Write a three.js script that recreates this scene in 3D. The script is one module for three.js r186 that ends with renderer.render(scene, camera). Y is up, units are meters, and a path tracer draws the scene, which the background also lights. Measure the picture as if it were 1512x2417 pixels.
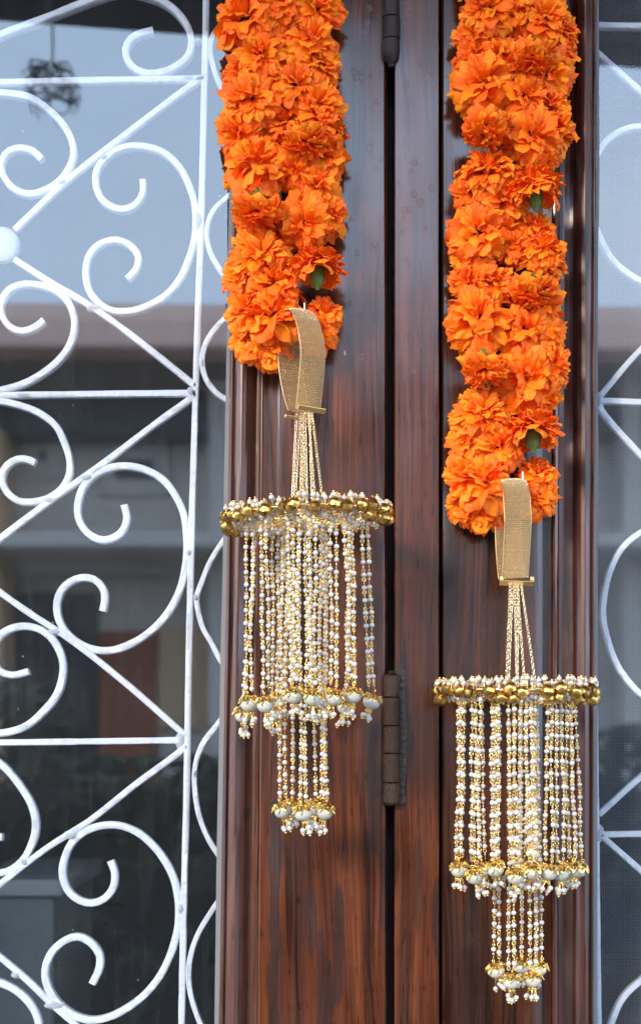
import * as THREE from 'three';
import { mergeGeometries, toCreasedNormals } from 'three/addons/utils/BufferGeometryUtils.js';
import { RoundedBoxGeometry } from 'three/addons/geometries/RoundedBoxGeometry.js';

/* ------------------------------------------------------------------ camera, sky, sun, exposure */
const scene = new THREE.Scene();
const YC = 1.75;                                   // height of the picture's centre on the door
const MM = 0.001, PX = 0.0004;                     // metres per picture unit (a 1512 x 2417 grid) on the door's face
const DIST = 1.5, DROP = 0.2168;                   // the lens stands this far off and this far below the centre
const camera = new THREE.PerspectiveCamera(2 * Math.atan(2417 * PX / 2 / DIST) * 180 / Math.PI, 640 / 1024, 0.05, 200);
camera.position.set(0, YC - DROP, DIST);
camera.lookAt(0, YC - DROP, 0);
camera.setViewOffset(640, 1024, 0, -DROP / (2417 * PX) * 1024, 640, 1024);   // shift lens: verticals stay parallel
camera.focus = 1.435; camera.userData.fStop = 6.3;
scene.add(camera);

function hash(x, y, s) { let h = Math.imul(x | 0, 374761393) ^ Math.imul(y | 0, 668265263) ^ Math.imul(s | 0, 974634777); h = Math.imul(h ^ (h >>> 13), 1274126177); return ((h ^ (h >>> 16)) >>> 0) / 4294967296; }
function vnoise(x, y, s = 0) {
  const i = Math.floor(x), j = Math.floor(y); let u = x - i, v = y - j;
  u = u * u * (3 - 2 * u); v = v * v * (3 - 2 * v);
  const a = hash(i, j, s), b = hash(i + 1, j, s), c = hash(i, j + 1, s), d = hash(i + 1, j + 1, s);
  return a + (b - a) * u + (c - a) * v + (a - b - c + d) * u * v;
}
function fbm(x, y, s, o = 4) { let r = 0, a = 0.5, t = 0; for (let k = 0; k < o; k++) { r += a * vnoise(x, y, s + k); t += a; a *= 0.5; x *= 2.03; y *= 2.03; } return r / t; }
const sstep = (a, b, x) => { const t = Math.min(1, Math.max(0, (x - a) / (b - a))); return t * t * (3 - 2 * t); };
const mix = (a, b, t) => a + (b - a) * t;
function rng(seed) { let s = seed >>> 0; return () => { s = (s + 0x6d2b79f5) >>> 0; let t = s; t = Math.imul(t ^ (t >>> 15), t | 1); t ^= t + Math.imul(t ^ (t >>> 7), t | 61); return ((t ^ (t >>> 14)) >>> 0) / 4294967296; }; }

{
  const W = 512, H = 256, d = new Float32Array(W * H * 4);
  for (let j = 0; j < H; j++) for (let i = 0; i < W; i++) {
    const el = ((j + 0.5) / H - 0.5) * Math.PI, up = Math.max(0, Math.sin(el)), az = (i + 0.5) / W * Math.PI * 2;
    const px = Math.cos(az) * 3, py = Math.sin(az) * 3;
    const veil = sstep(0.42, 0.75, fbm(px + 7, py + up * 6 + 11, 5, 4)) * 0.25;
    const t = Math.pow(up, 0.6);
    const c = [mix(0.79, 0.56, t), mix(1.02, 0.80, t), mix(1.35, 1.16, t)];
    const k = (j * W + i) * 4, g = el < 0 ? 0.35 : 1;
    for (let q = 0; q < 3; q++) d[k + q] = mix(c[q], 1.12, veil) * g;
    d[k + 3] = 1;
  }
  const sky = new THREE.DataTexture(d, W, H, THREE.RGBAFormat, THREE.FloatType);
  sky.mapping = THREE.EquirectangularReflectionMapping; sky.magFilter = sky.minFilter = THREE.LinearFilter; sky.needsUpdate = true;
  scene.background = sky; scene.environment = sky;
}
const sun = new THREE.DirectionalLight(new THREE.Color(1.0, 0.87, 0.66), 0.74);
sun.position.set(-0.62 * 20, YC + 0.47 * 20, 0.9 * 20); sun.target.position.set(0, YC, 0);
sun.castShadow = true; sun.shadow.radius = 24;
Object.assign(sun.shadow.camera, { left: -4, right: 4, top: 4, bottom: -4, near: 1, far: 60 });
sun.shadow.mapSize.set(2048, 2048);
scene.add(sun, sun.target);

const renderer = new THREE.WebGLRenderer({ antialias: true });
renderer.toneMapping = THREE.LinearToneMapping; renderer.toneMappingExposure = 5.8;
renderer.shadowMap.enabled = true; renderer.shadowMap.type = THREE.PCFSoftShadowMap;

/* ------------------------------------------------------------------ helpers */
const V = (x, y, z) => new THREE.Vector3(x, y, z);
const X = (p) => (p - 756) * PX, Y = (p) => YC + (1208.5 - p) * PX;           // on the door's face, z = 0
function at(px, py, z) { const k = (DIST - z) / DIST; return V(X(px) * k, YC - DROP + (Y(py) - YC + DROP) * k, z); }
function seenInPane(px, py, z) { const k = (DIST + z) / DIST; return V(X(px) * k, YC - DROP + (Y(py) - YC + DROP) * k, z); }   // where a thing stands that the pane mirrors
const used = new Map();
function numbered(n) { const k = used.get(n) ?? 0; used.set(n, k + 1); return k ? `${n}_${String(k).padStart(3, '0')}` : n; }
function shadows(o) { o.castShadow = o.receiveShadow = true; return o; }
function thing(name, label, category, pos = [0, 0, 0], group) {
  const o = new THREE.Group(); o.name = numbered(name); o.position.set(...pos); o.userData = { label, category };
  if (group) o.userData.group = group; scene.add(o); return o;
}
function part(name, geo, mat, parent) { const m = shadows(new THREE.Mesh(geo, mat)); m.name = name; parent.add(m); return m; }
function sub(name, parent) { const g = new THREE.Group(); g.name = name; parent.add(g); return g; }
function struct(name, geo, mat) { const m = shadows(new THREE.Mesh(geo, mat)); m.name = numbered(name); m.userData.kind = 'structure'; scene.add(m); return m; }
function box(x0, x1, y0, y1, z0, z1, r = 0) {
  const w = x1 - x0, h = y1 - y0, d = z1 - z0;
  const g = r ? new RoundedBoxGeometry(w, h, d, 2, r) : new THREE.BoxGeometry(w, h, d);
  g.translate((x0 + x1) / 2, (y0 + y1) / 2, (z0 + z1) / 2); worldUv(g); return g;
}
function worldUv(g) {
  const p = g.attributes.position, n = g.attributes.normal, uv = new Float32Array(p.count * 2);
  for (let i = 0; i < p.count; i++) {
    const ax = Math.abs(n.getX(i)), ay = Math.abs(n.getY(i)), az = Math.abs(n.getZ(i));
    uv[2 * i] = az >= ax || ay > ax ? p.getX(i) : p.getX(i) + p.getZ(i); uv[2 * i + 1] = ay > az && ay > ax ? p.getZ(i) : p.getY(i);
  }
  g.setAttribute('uv', new THREE.BufferAttribute(uv, 2)); return g;
}
function merge(list) { return mergeGeometries(list.map((g) => { const c = g.index ? g.toNonIndexed() : g; for (const k of Object.keys(c.attributes)) if (!['position', 'normal', 'uv'].includes(k)) c.deleteAttribute(k); return c; })); }
function tex(w, h, f, srgb = false) {
  const d = new Uint8Array(w * h * 4);
  for (let j = 0; j < h; j++) for (let i = 0; i < w; i++) { const c = f(i, j), k = (j * w + i) * 4; d[k] = c[0] * 255; d[k + 1] = c[1] * 255; d[k + 2] = c[2] * 255; d[k + 3] = 255; }
  const t = new THREE.DataTexture(d, w, h); t.wrapS = t.wrapT = THREE.RepeatWrapping; t.magFilter = THREE.LinearFilter; t.minFilter = THREE.LinearMipmapLinearFilter; t.generateMipmaps = true;
  if (srgb) t.colorSpace = THREE.SRGBColorSpace; t.needsUpdate = true; return t;
}
const enc = (l) => l <= 0.0031308 ? l * 12.92 : 1.055 * Math.pow(Math.max(l, 0), 1 / 2.4) - 0.055;

/* ------------------------------------------------------------------ materials */
// wood: one chart of the planks in metres, 0.56 x 1.12 m round the picture's centre
const WU = 0.56, WV = 1.12, WX0 = -0.14, WY0 = YC - WV / 2;
const woodCanvas = { w: 1024, h: 1536 };
const blobs = [   // stains with outlines of their own: [px, py, half width, half height, strength]
  [640, 2150, 26, 330, .85], [640, 2310, 20, 200, .8], [880, 1830, 24, 190, .75], [955, 1690, 22, 150, .9], [868, 1450, 36, 60, .45], [800, 2230, 16, 130, .75], [735, 2190, 14, 110, .6], [760, 2330, 26, 110, .6],
  [738, 1960, 10, 20, .5], [905, 2100, 10, 160, .6], [1075, 1130, 22, 40, .5], [1075, 1320, 40, 30, .5], [1062, 1750, 22, 60, .55], [1100, 1800, 45, 50, .4], [1035, 2180, 16, 110, .7], [1100, 2290, 40, 180, .35],
  [845, 1180, 14, 60, .4], [800, 1290, 30, 40, .35], [870, 640, 12, 120, .3], [1000, 860, 10, 90, .3], [612, 1490, 10, 110, .6], [985, 2080, 12, 130, .5], [1340, 2050, 18, 260, .5],
];
const spots = (() => { const r = rng(77), a = []; for (let k = 0; k < 60; k++) { a.push([mix(825, 1030, r()), mix(10, 900, r()), mix(3.5, 8, r()), r()]); } return a; })();
const woodAt = (i, j) => {
  const x = WX0 + (i + .5) / woodCanvas.w * WU, y = WY0 + (j + .5) / woodCanvas.h * WV;
  const px = 756 + x / PX, py = 1208.5 - (y - YC) / PX;
  const board = px < 606 ? 0 : px < 921 ? 1 : px < 1040 ? 2 : px < 1300 ? 3 : 4;
  const wob = (fbm(x * 14 + board * 9, y * 3.1, 3, 3) - .5) * 26 * MM;
  const gx = x + wob + board * .37;
  const fine = vnoise(gx * 1500, y * 24, 11) * .6 + vnoise(gx * 760, y * 11, 12) * .4;
  const grain = fbm(gx * 190, y * 5.5, 21, 3), broad = fbm(gx * 44, y * 2.6, 31, 3), patch = fbm(x * 17 + board * 5, y * 9, 41, 4);
  const lines = sstep(.60, .72, vnoise(gx * 430, y * 6.5, 14)) * (.35 + .65 * sstep(.35, .6, broad)), pores = sstep(.80, .88, vnoise(gx * 900, y * 60, 15));
  let c = [0.080, 0.0215, 0.0095];
  const l1 = sstep(.5, .74, grain) * .75, l2 = sstep(.52, .72, broad) * .6;
  c = c.map((v, q) => mix(v, [0.036, 0.0135, 0.0088][q], l1)); c = c.map((v, q) => mix(v, [0.034, 0.0135, 0.0095][q], l2));
  const warm = sstep(.5, .75, fbm(gx * 70, y * 3.5, 51, 3)); c = c.map((v, q) => mix(v, [0.150, 0.041, 0.0145][q], warm * .6));
  c = c.map((v) => v * (.68 + .62 * fine) * (.72 + .56 * patch));
  if (board === 3) c = c.map((v) => v * .56); if (board === 4) c = c.map((v, q) => v * [.85, .75, .75][q]);
  c = c.map((v) => v * (1 - .42 * lines) * (1 - .45 * pores));
  let bare = 0;
  for (const [bx, by, hw, hh, s] of blobs) {
    if (Math.abs(px - bx) > hw * 1.7 || Math.abs(py - by) > hh * 1.7) continue;
    const e = (fbm(px * .045, py * .009, 61, 4) - .5) * 1.9, r = Math.hypot((px - bx) / hw, (py - by) / hh) + e * .8;
    bare = Math.max(bare, (1 - sstep(.72, 1.0, r)) * s * (.55 + .6 * grain));
  }
  bare = Math.min(1, bare); c = c.map((v, q) => mix(v, [0.017, 0.0135, 0.014][q], bare));
  let wet = 0;
  for (const [sx, sy, sr, sk] of spots) {
    if (Math.abs(px - sx) > 12 || Math.abs(py - sy) > 16) continue;
    const r = Math.hypot(px - sx, (py - sy) * (.75 + .3 * sk)) + (vnoise(px * .35, py * .35, 71) - .5) * 3;
    wet = Math.max(wet, (sstep(sr - 2.6, sr - .8, r) * (1 - sstep(sr, sr + 1.6, r))) * .75 + (1 - sstep(sr - 2, sr, r)) * .2 * sk);
  }
  c = c.map((v, q) => mix(v, [0.10, 0.026, 0.016][q], wet * .8));
  const chip = Math.hypot((px - 814) / 2.6, (py - 834) / 6.5) + (vnoise(px * .9, py * .5, 81) - .5) * 1.2;
  if (chip < .9) c = [.5, .5, .5];
  const rough = .12 + .13 * patch + .10 * (fine - .5) + .03 * bare + .16 * wet + .12 * (vnoise(x * 60, y * 22, 91) - .5);
  return { c, rough: Math.min(.95, Math.max(.12, rough)), h: .5 + .32 * (fine - .5) + .35 * (grain - .5) - .12 * bare };
};
const woodPix = []; for (let j = 0; j < woodCanvas.h; j++) for (let i = 0; i < woodCanvas.w; i++) woodPix.push(woodAt(i, j));
const pick = (i, j) => woodPix[j * woodCanvas.w + i];
function woodMap(t) { t.repeat.set(1 / WU, 1 / WV); t.offset.set(-WX0 / WU, -WY0 / WV); t.wrapS = t.wrapT = THREE.MirroredRepeatWrapping; return t; }
const woodColor = woodMap(tex(woodCanvas.w, woodCanvas.h, (i, j) => pick(i, j).c.map(enc), true));
const woodRough = woodMap(tex(woodCanvas.w, woodCanvas.h, (i, j) => { const r = pick(i, j).rough; return [r, r, r]; }));
const woodBump = woodMap(tex(woodCanvas.w, woodCanvas.h, (i, j) => { const r = pick(i, j).h; return [r, r, r]; }));
const M = {};
M.wood = new THREE.MeshPhysicalMaterial({ color: 0xffffff, map: woodColor, roughness: 1, roughnessMap: woodRough, bumpMap: woodBump, bumpScale: .00014, ior: 1.53 });
M.woodTrim = M.wood.clone(); M.woodTrim.roughness = 2.0;
M.darkWood = new THREE.MeshStandardMaterial({ color: new THREE.Color().setRGB(.022, .013, .011), roughness: .7 });
M.putty = new THREE.MeshStandardMaterial({ color: new THREE.Color().setRGB(.13, .12, .12), roughness: .7 });

const dustMap = (seed, base, streak, speck) => tex(1024, 1024, (i, j) => {
  const st = fbm(i * .085, j * .006, seed, 3), cl = fbm(i * .012, j * .012, seed + 9, 4);
  let d = base * (.45 + 1.1 * cl) + streak * sstep(.5, .78, st) * (.4 + cl);
  const ci = i >> 3, cj = j >> 3, q = hash(ci, cj, seed + 5);
  if (q > 1 - speck) { const r = Math.hypot(i - (ci * 8 + 2 + hash(ci, cj, seed + 6) * 4), j - (cj * 8 + 2 + hash(ci, cj, seed + 7) * 4)), s = .5 + 1.1 * Math.pow(hash(ci, cj, seed + 8), 5); if (r < s) d += .3 * sstep(.4, .62, cl); }
  const t = Math.max(0, 1 - d); return [t, t, t];
});
const paneDust = dustMap(3, .011, .007, .03), paneDust2 = dustMap(19, .024, .012, .02);
for (const t of [paneDust, paneDust2]) { t.repeat.set(1 / .5, 1 / .5); }
M.pane = new THREE.MeshPhysicalMaterial({ color: new THREE.Color().setRGB(.8, .82, .86), roughness: 0, transmission: 1, thickness: 0, ior: 1.82, transmissionMap: paneDust });
M.pane2 = M.pane.clone(); M.pane2.transmissionMap = paneDust2;

const paintBump = tex(256, 256, (i, j) => { const v = fbm(i * .06, j * .06, 7, 4); return [v, v, v]; });
const paintCol = tex(512, 512, (i, j) => {
  const w = sstep(.62, .74, fbm(i * .05, j * .05, 17, 5)), r = sstep(.70, .78, fbm(i * .03 + 40, j * .03, 27, 5)), v = .97 + .06 * (fbm(i * .2, j * .2, 37, 2) - .5);
  return [.86, .85, .86].map((c, q) => enc(mix(mix(c * v, [.6, .57, .56][q], w * .35), [.33, .25, .22][q], r * .55)));
}, true);
paintBump.repeat.set(20, 20); paintCol.repeat.set(5, 5);
M.paint = new THREE.MeshPhysicalMaterial({ color: 0xffffff, map: paintCol, roughness: .42, bumpMap: paintBump, bumpScale: .0006 });

const metalWear = tex(256, 256, (i, j) => { const v = .34 + .36 * fbm(i * .06, j * .06, 9, 4); return [v, v, v]; });
M.hinge = new THREE.MeshStandardMaterial({ color: new THREE.Color().setRGB(.07, .043, .031), metalness: 1, roughness: .55, roughnessMap: metalWear, bumpMap: paintBump, bumpScale: .0004 });
M.scar = new THREE.MeshStandardMaterial({ color: new THREE.Color().setRGB(.028, .018, .014), roughness: .55, bumpMap: paintBump, bumpScale: .002 });
M.blackIron = new THREE.MeshStandardMaterial({ color: new THREE.Color().setRGB(.055, .05, .052), metalness: 1, roughness: .7, roughnessMap: metalWear, bumpMap: paintBump, bumpScale: .0004 });
const metal = (r, g, b, rough) => new THREE.MeshStandardMaterial({ color: new THREE.Color().setRGB(r, g, b), metalness: 1, roughness: rough });
M.gold = metal(.92, .62, .20, .26); M.wire = metal(.88, .60, .25, .24); M.bell = metal(.60, .35, .095, .30); M.chain = metal(.97, .80, .52, .2); M.clasp = metal(.80, .52, .22, .2); M.knuckle = metal(.97, .78, .48, .2); M.strapEdge = metal(.70, .46, .2, .4); M.pin = metal(.7, .68, .66, .3);
M.pearl = new THREE.MeshPhysicalMaterial({ color: new THREE.Color().setRGB(.545, .485, .425), roughness: .34, clearcoat: .8, clearcoatRoughness: .12, sheen: .3, sheenColor: new THREE.Color(1, .93, .95), sheenRoughness: .4 });
M.bigPearl = new THREE.MeshPhysicalMaterial({ color: new THREE.Color().setRGB(.50, .455, .37), roughness: .3, clearcoat: .8, clearcoatRoughness: .1 });
// woven mesh band: knuckled wire rows, small openings between them; u, v in metres
const knuckle = (i, j) => { const u = i / 64, v = j / 64, row = v < .5 ? 0 : 1, uu = (u + row * .5) % 1 - .5, vv = (v * 2 % 1) - .5; return Math.max(0, 1 - Math.hypot(uu * 1.75, vv * 1.55)); };
const meshBump = tex(64, 64, (i, j) => { const k = Math.sqrt(knuckle(i, j)); return [k, k, k]; });
const meshAlpha = tex(64, 64, (i, j) => { const k = knuckle(i, j) > .16 ? 1 : 0; return [k, k, k]; });
for (const t of [meshBump, meshAlpha]) t.repeat.set(1 / .0023, 1 / .0023);
M.strap = new THREE.MeshStandardMaterial({ color: new THREE.Color().setRGB(.24, .135, .05), metalness: 1, roughness: .36, bumpMap: meshBump, bumpScale: .0011, alphaMap: meshAlpha, alphaTest: .5, side: THREE.DoubleSide });
const petalMat = (r, g, b) => new THREE.MeshPhysicalMaterial({ color: new THREE.Color().setRGB(r, g, b), roughness: .6, specularIntensity: .5, transmission: .3, thickness: 0, side: THREE.DoubleSide });
M.petals = [petalMat(.98, .232, .003), petalMat(.98, .182, .003), petalMat(.98, .280, .004), petalMat(.96, .152, .003)];
M.calyx = new THREE.MeshPhysicalMaterial({ color: new THREE.Color().setRGB(.050, .100, .012), roughness: .55 });
M.calyxPale = new THREE.MeshPhysicalMaterial({ color: new THREE.Color().setRGB(.075, .135, .02), roughness: .55 });

/* ------------------------------------------------------------------ doorway: wall, porch, room */
const plaster = (r, g, b) => new THREE.MeshStandardMaterial({ color: new THREE.Color().setRGB(r, g, b), roughness: .9, bumpMap: paintBump, bumpScale: .001 });
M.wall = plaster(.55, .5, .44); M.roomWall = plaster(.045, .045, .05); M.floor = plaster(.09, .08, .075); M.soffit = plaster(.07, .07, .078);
struct('ground', new THREE.PlaneGeometry(120, 120).rotateX(-Math.PI / 2).translate(0, -.15, 20), plaster(.27, .25, .22));
struct('porch_floor', box(-4, 4, -.15, 0, -3.6, 2.6), M.floor);
const wallShape = new THREE.Shape([[-4, 0], [4, 0], [4, 3.5], [-4, 3.5]].map(([x, y]) => new THREE.Vector2(x, y)));
wallShape.holes.push(new THREE.Path([[-.95, .0], [-.95, 2.62], [1.15, 2.62], [1.15, .0]].map(([x, y]) => new THREE.Vector2(x, Math.max(y, .001)))));
struct('wall', new THREE.ExtrudeGeometry(wallShape, { depth: .22, bevelEnabled: false }).translate(0, 0, -.27), M.wall);
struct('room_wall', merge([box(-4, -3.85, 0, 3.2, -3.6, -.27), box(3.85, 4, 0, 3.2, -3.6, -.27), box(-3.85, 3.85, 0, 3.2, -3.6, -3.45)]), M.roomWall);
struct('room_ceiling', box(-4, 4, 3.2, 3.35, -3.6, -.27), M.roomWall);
// porch roof: its front edge is not quite parallel to the door
{
  const e = (x) => 2.42 + (x + .5) * .17;
  const s = new THREE.Shape([[-4.2, 0], [4.2, 0], [4.2, e(4.2)], [-4.2, e(-4.2)]].map(([x, y]) => new THREE.Vector2(x, y)));
  const g = new THREE.ExtrudeGeometry(s, { depth: .16, bevelEnabled: false }).rotateX(Math.PI / 2);
  struct('porch_roof', g.translate(0, 3.44, -.05), M.soffit);
}

/* ------------------------------------------------------------------ door leaves and frame */
// a moulding run: profile points [px, z mm] swept from the sill up; xs(px, py) bends the run as the old joinery does
function run(profile, xs = (p) => p, y0 = .04, y1 = 2.56, ny = 110, seed = 1, chipped = 0) {
  const pos = [], uv = [], idx = [], n = profile.length;
  for (let j = 0; j <= ny; j++) {
    const y = mix(y0, y1, j / ny), py = 1208.5 - (y - YC) / PX;
    profile.forEach(([p, z], i) => {
      const k = (vnoise(j * .23, i * .31, seed) - .5) * chipped;
      const x = X(xs(p, py) + k);
      pos.push(x, y, z * MM); uv.push(x + z * MM * .5, y);
    });
  }
  for (let j = 0; j < ny; j++) for (let i = 0; i < n - 1; i++) { const a = j * n + i, b = a + 1, c = a + n, d = c + 1; idx.push(a, b, d, a, d, c); }
  const g = new THREE.BufferGeometry(); g.setAttribute('position', new THREE.Float32BufferAttribute(pos, 3)); g.setAttribute('uv', new THREE.Float32BufferAttribute(uv, 2)); g.setIndex(idx);
  return toCreasedNormals(g, .7);
}
const arc = (x0, z0, x1, z1, sag, n = 6) => { const a = []; for (let k = 0; k <= n; k++) { const t = k / n; a.push([mix(x0, x1, t), mix(z0, z1, t) + sag * Math.sin(Math.PI * t)]); } return a; };
const lean = (p, py) => p - .0178 * (py - 2417) * Math.min(1, Math.max(0, (690 - p) / 178));   // the glazed edge leans towards the hinge as it rises
const lean0 = (p, py) => p - .003 * (py - 2417) * Math.min(1, Math.max(0, (p - 1250) / 150));

function leaf(name, label, opts) {
  const t = thing(name, label, 'door');
  const { stile, bead, putty, xs, rest } = opts;
  part('stile', run(stile, xs, .04, 2.56, 110, 5, 1.2), M.wood, t);
  part('glazing_bead', run(bead, xs, .5, 2.42, 90, 7, 1.0), M.woodTrim, t);
  part('putty', run(putty, xs, .5, 2.42, 90, 9, 3.0), M.putty, t);
  for (const [n, x0, x1, y0, y1] of rest) part(n, box(x0, x1, y0, y1, -.04, -.001, .003), M.wood, t);
  return t;
}
const leftDoor = leaf('door', 'dark brown wooden door leaf with long glass pane beside white scroll grille', {
  xs: lean,
  stile: [[606, -15], [606.5, -10], [608, -7.6], [610, -7], ...arc(612, -7, 653, -6.2, -1.2), [655, -6], [656.5, -1.2], [659, 0], [661, 0], [700, 0], [760, 0], [840, 0], [903.5, 0], ...arc(905, 0, 912.5, -5, 1.3, 4), [913, -40]],
  bead: [[515, -14], [515.5, -7], ...arc(517, -5, 526, -5, 1.4, 4), [527.5, -7], [529, -7], ...arc(531, -5, 569, -7, 4.5, 8), [571, -9.5], ...arc(573, -11, 602, -13, -4.5, 6), [604.5, -13], [606, -15]],
  putty: [[503, -13.4], [507, -12.2], [512, -9.5], [515.3, -8.5]],
  rest: [['top_rail', -.80, -.08, 2.425, 2.56], ['bottom_rail', -.80, -.08, .04, .495], ['hanging_stile', -.94, -.805, .04, 2.56]],
});
const rightDoor = leaf('door', 'wooden door leaf behind the longer right garland with narrow strip of screened glass', {
  xs: lean0,
  stile: [[1043.5, -40], ...arc(1044, -2.2, 1046.5, 0, .5, 3), [1047.5, 0], [1100, 0], [1160, 0], [1220, 0], [1272, 0], [1275, -.6], [1277, -5], ...arc(1279, -5.4, 1301, -6.2, -.8), [1303, -5], ...arc(1304, -3.6, 1317, -4.6, 1.6, 5), [1319, -8], [1320, -15]],
  bead: [[1320, -15], ...arc(1322, -14, 1357, -12, -3, 6), [1360, -8], ...arc(1361, -6.6, 1392, -6.4, 3.6, 8), [1393.5, -8.2], [1395, -8.2], ...arc(1396, -6, 1402, -7, 1.2, 4), [1403, -14]],
  putty: [[1402.7, -9], [1405, -10.5], [1409, -12.4], [1412, -13.4]],
  rest: [['top_rail', .235, 1.0, 2.425, 2.56], ['bottom_rail', .235, 1.0, .04, .495], ['lock_stile', 1.0, 1.14, .04, 2.56]],
});
part('glass_pane', worldUv(new THREE.PlaneGeometry(.71, 1.93).translate(-.4435, 1.4575, -.0138)), M.pane, leftDoor);
part('glass_pane', worldUv(new THREE.PlaneGeometry(.745, 1.93).translate(.6275, 1.4575, -.0138)), M.pane2, rightDoor);
{
  const t = thing('door_post', 'narrow wooden door post between the two leaves, carrying both black hinges', 'door post');
  part('post', run([[930, -44], ...arc(930.5, -2, 932.5, 0, .4, 3), [933.5, 0], [960, 0], [1000, 0], [1032.5, 0], ...arc(1033.5, 0, 1036, -2.2, .5, 3), [1036.5, -44]], (p) => p, .001, 2.6, 110, 13, 1.0), M.wood, t);
  part('rebate', box(X(880), X(1080), .002, 2.6, -.075, -.045), M.darkWood, t);
  part('head_rail', box(-.945, 1.145, 2.5705, 2.615, -.07, .004, .003), M.wood, t);
}

// insect screen behind the right pane
{
  const w = tex(32, 32, (i, j) => { const k = (i % 32 < 5 || j % 32 < 5) ? 1 : 0; return [k, k, k]; });
  w.repeat.set(1 / .0022, 1 / .0022);
  const m = new THREE.MeshStandardMaterial({ color: new THREE.Color().setRGB(.13, .14, .16), roughness: .6, metalness: .2, alphaMap: w, alphaTest: .5, side: THREE.DoubleSide });
  const t = thing('insect_screen', 'fine grey insect screen stretched behind the right door pane', 'insect screen');
  part('netting', worldUv(new THREE.PlaneGeometry(.745, 1.93).translate(.6275, 1.4575, -.078)), m, t);
  part('screen_frame', merge([box(.22, .2605, .5, 2.42, -.084, -.072), box(.999, 1.034, .5, 2.42, -.084, -.072)]), M.paint, t);
}

/* hinges */
function hinge(label, cx, top, bottom, seams, mat, r, taper, plated) {
  const t = thing('hinge', label, 'hinge', [X(cx), Y(bottom), .0035]);
  const ys = [top, ...seams, bottom].map((p) => Y(p) - Y(bottom)), n = ys.length - 1;
  for (let k = 0; k < n; k++) {
    const a = ys[k + 1] + .0003, b = ys[k] - .0003, first = k === 0, last = k === n - 1, pts = [];
    const rr = r * (1 + .02 * ((k * 7) % 3 - 1));
    if (last) { for (let q = 0; q <= 5; q++) { const s = q / 5 * Math.PI / 2; pts.push(new THREE.Vector2(Math.sin(s) * rr * (taper ? mix(.62, 1, q / 5) : 1), a + (1 - Math.cos(s)) * (taper ? .009 : .0045))); } }
    else pts.push(new THREE.Vector2(0.0001, a), new THREE.Vector2(rr - .0006, a), new THREE.Vector2(rr, a + .0006));
    if (first) { for (let q = 5; q >= 0; q--) { const s = q / 5 * Math.PI / 2; pts.push(new THREE.Vector2(Math.sin(s) * rr, b - .0035 + Math.cos(s) * .0035)); } }
    else pts.push(new THREE.Vector2(rr, b - .0006), new THREE.Vector2(rr - .0006, b), new THREE.Vector2(.0001, b));
    const g = new THREE.LatheGeometry(pts, 28);
    g.translate((hash(k, 1, 5) - .5) * .0006, 0, (hash(k, 2, 5) - .5) * .0006);
    part('knuckle', g, mat, t);
  }
  part('hinge_pin', new THREE.SphereGeometry(r * .42, 14, 8).scale(1, .6, 1).translate(0, plated ? ys[0] + .0005 : -.0004, 0), mat, t);
  if (!plated) return t;
  const h = ys[0];
  const plate = new THREE.Shape(); const rag = (k) => (hash(k, 3, 9) - .5) * .0022;
  for (let k = 0; k <= 12; k++) plate.lineTo(.0135 + rag(k), h * (.03 + .99 * k / 12)); plate.lineTo(.004, h * 1.03); plate.lineTo(.004, h * .03);
  part('hinge_plate', new THREE.ExtrudeGeometry(plate, { depth: .0011, bevelEnabled: true, bevelSize: .0005, bevelThickness: .0004, bevelSegments: 2 }).translate(0, 0, -.0036), M.scar, t);
  return t;
}
hinge('lower bronze barrel hinge of five knuckles right of the left pearl hanger', 922, 1588, 1904, [1646, 1713, 1778, 1847], M.hinge, .0083, false, true);
hinge('upper black barrel hinge at the top edge, right of the left garland', 922, -230, 157, [-170, -90, -20, 47, 98], M.blackIron, .0083, true, false);

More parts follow.
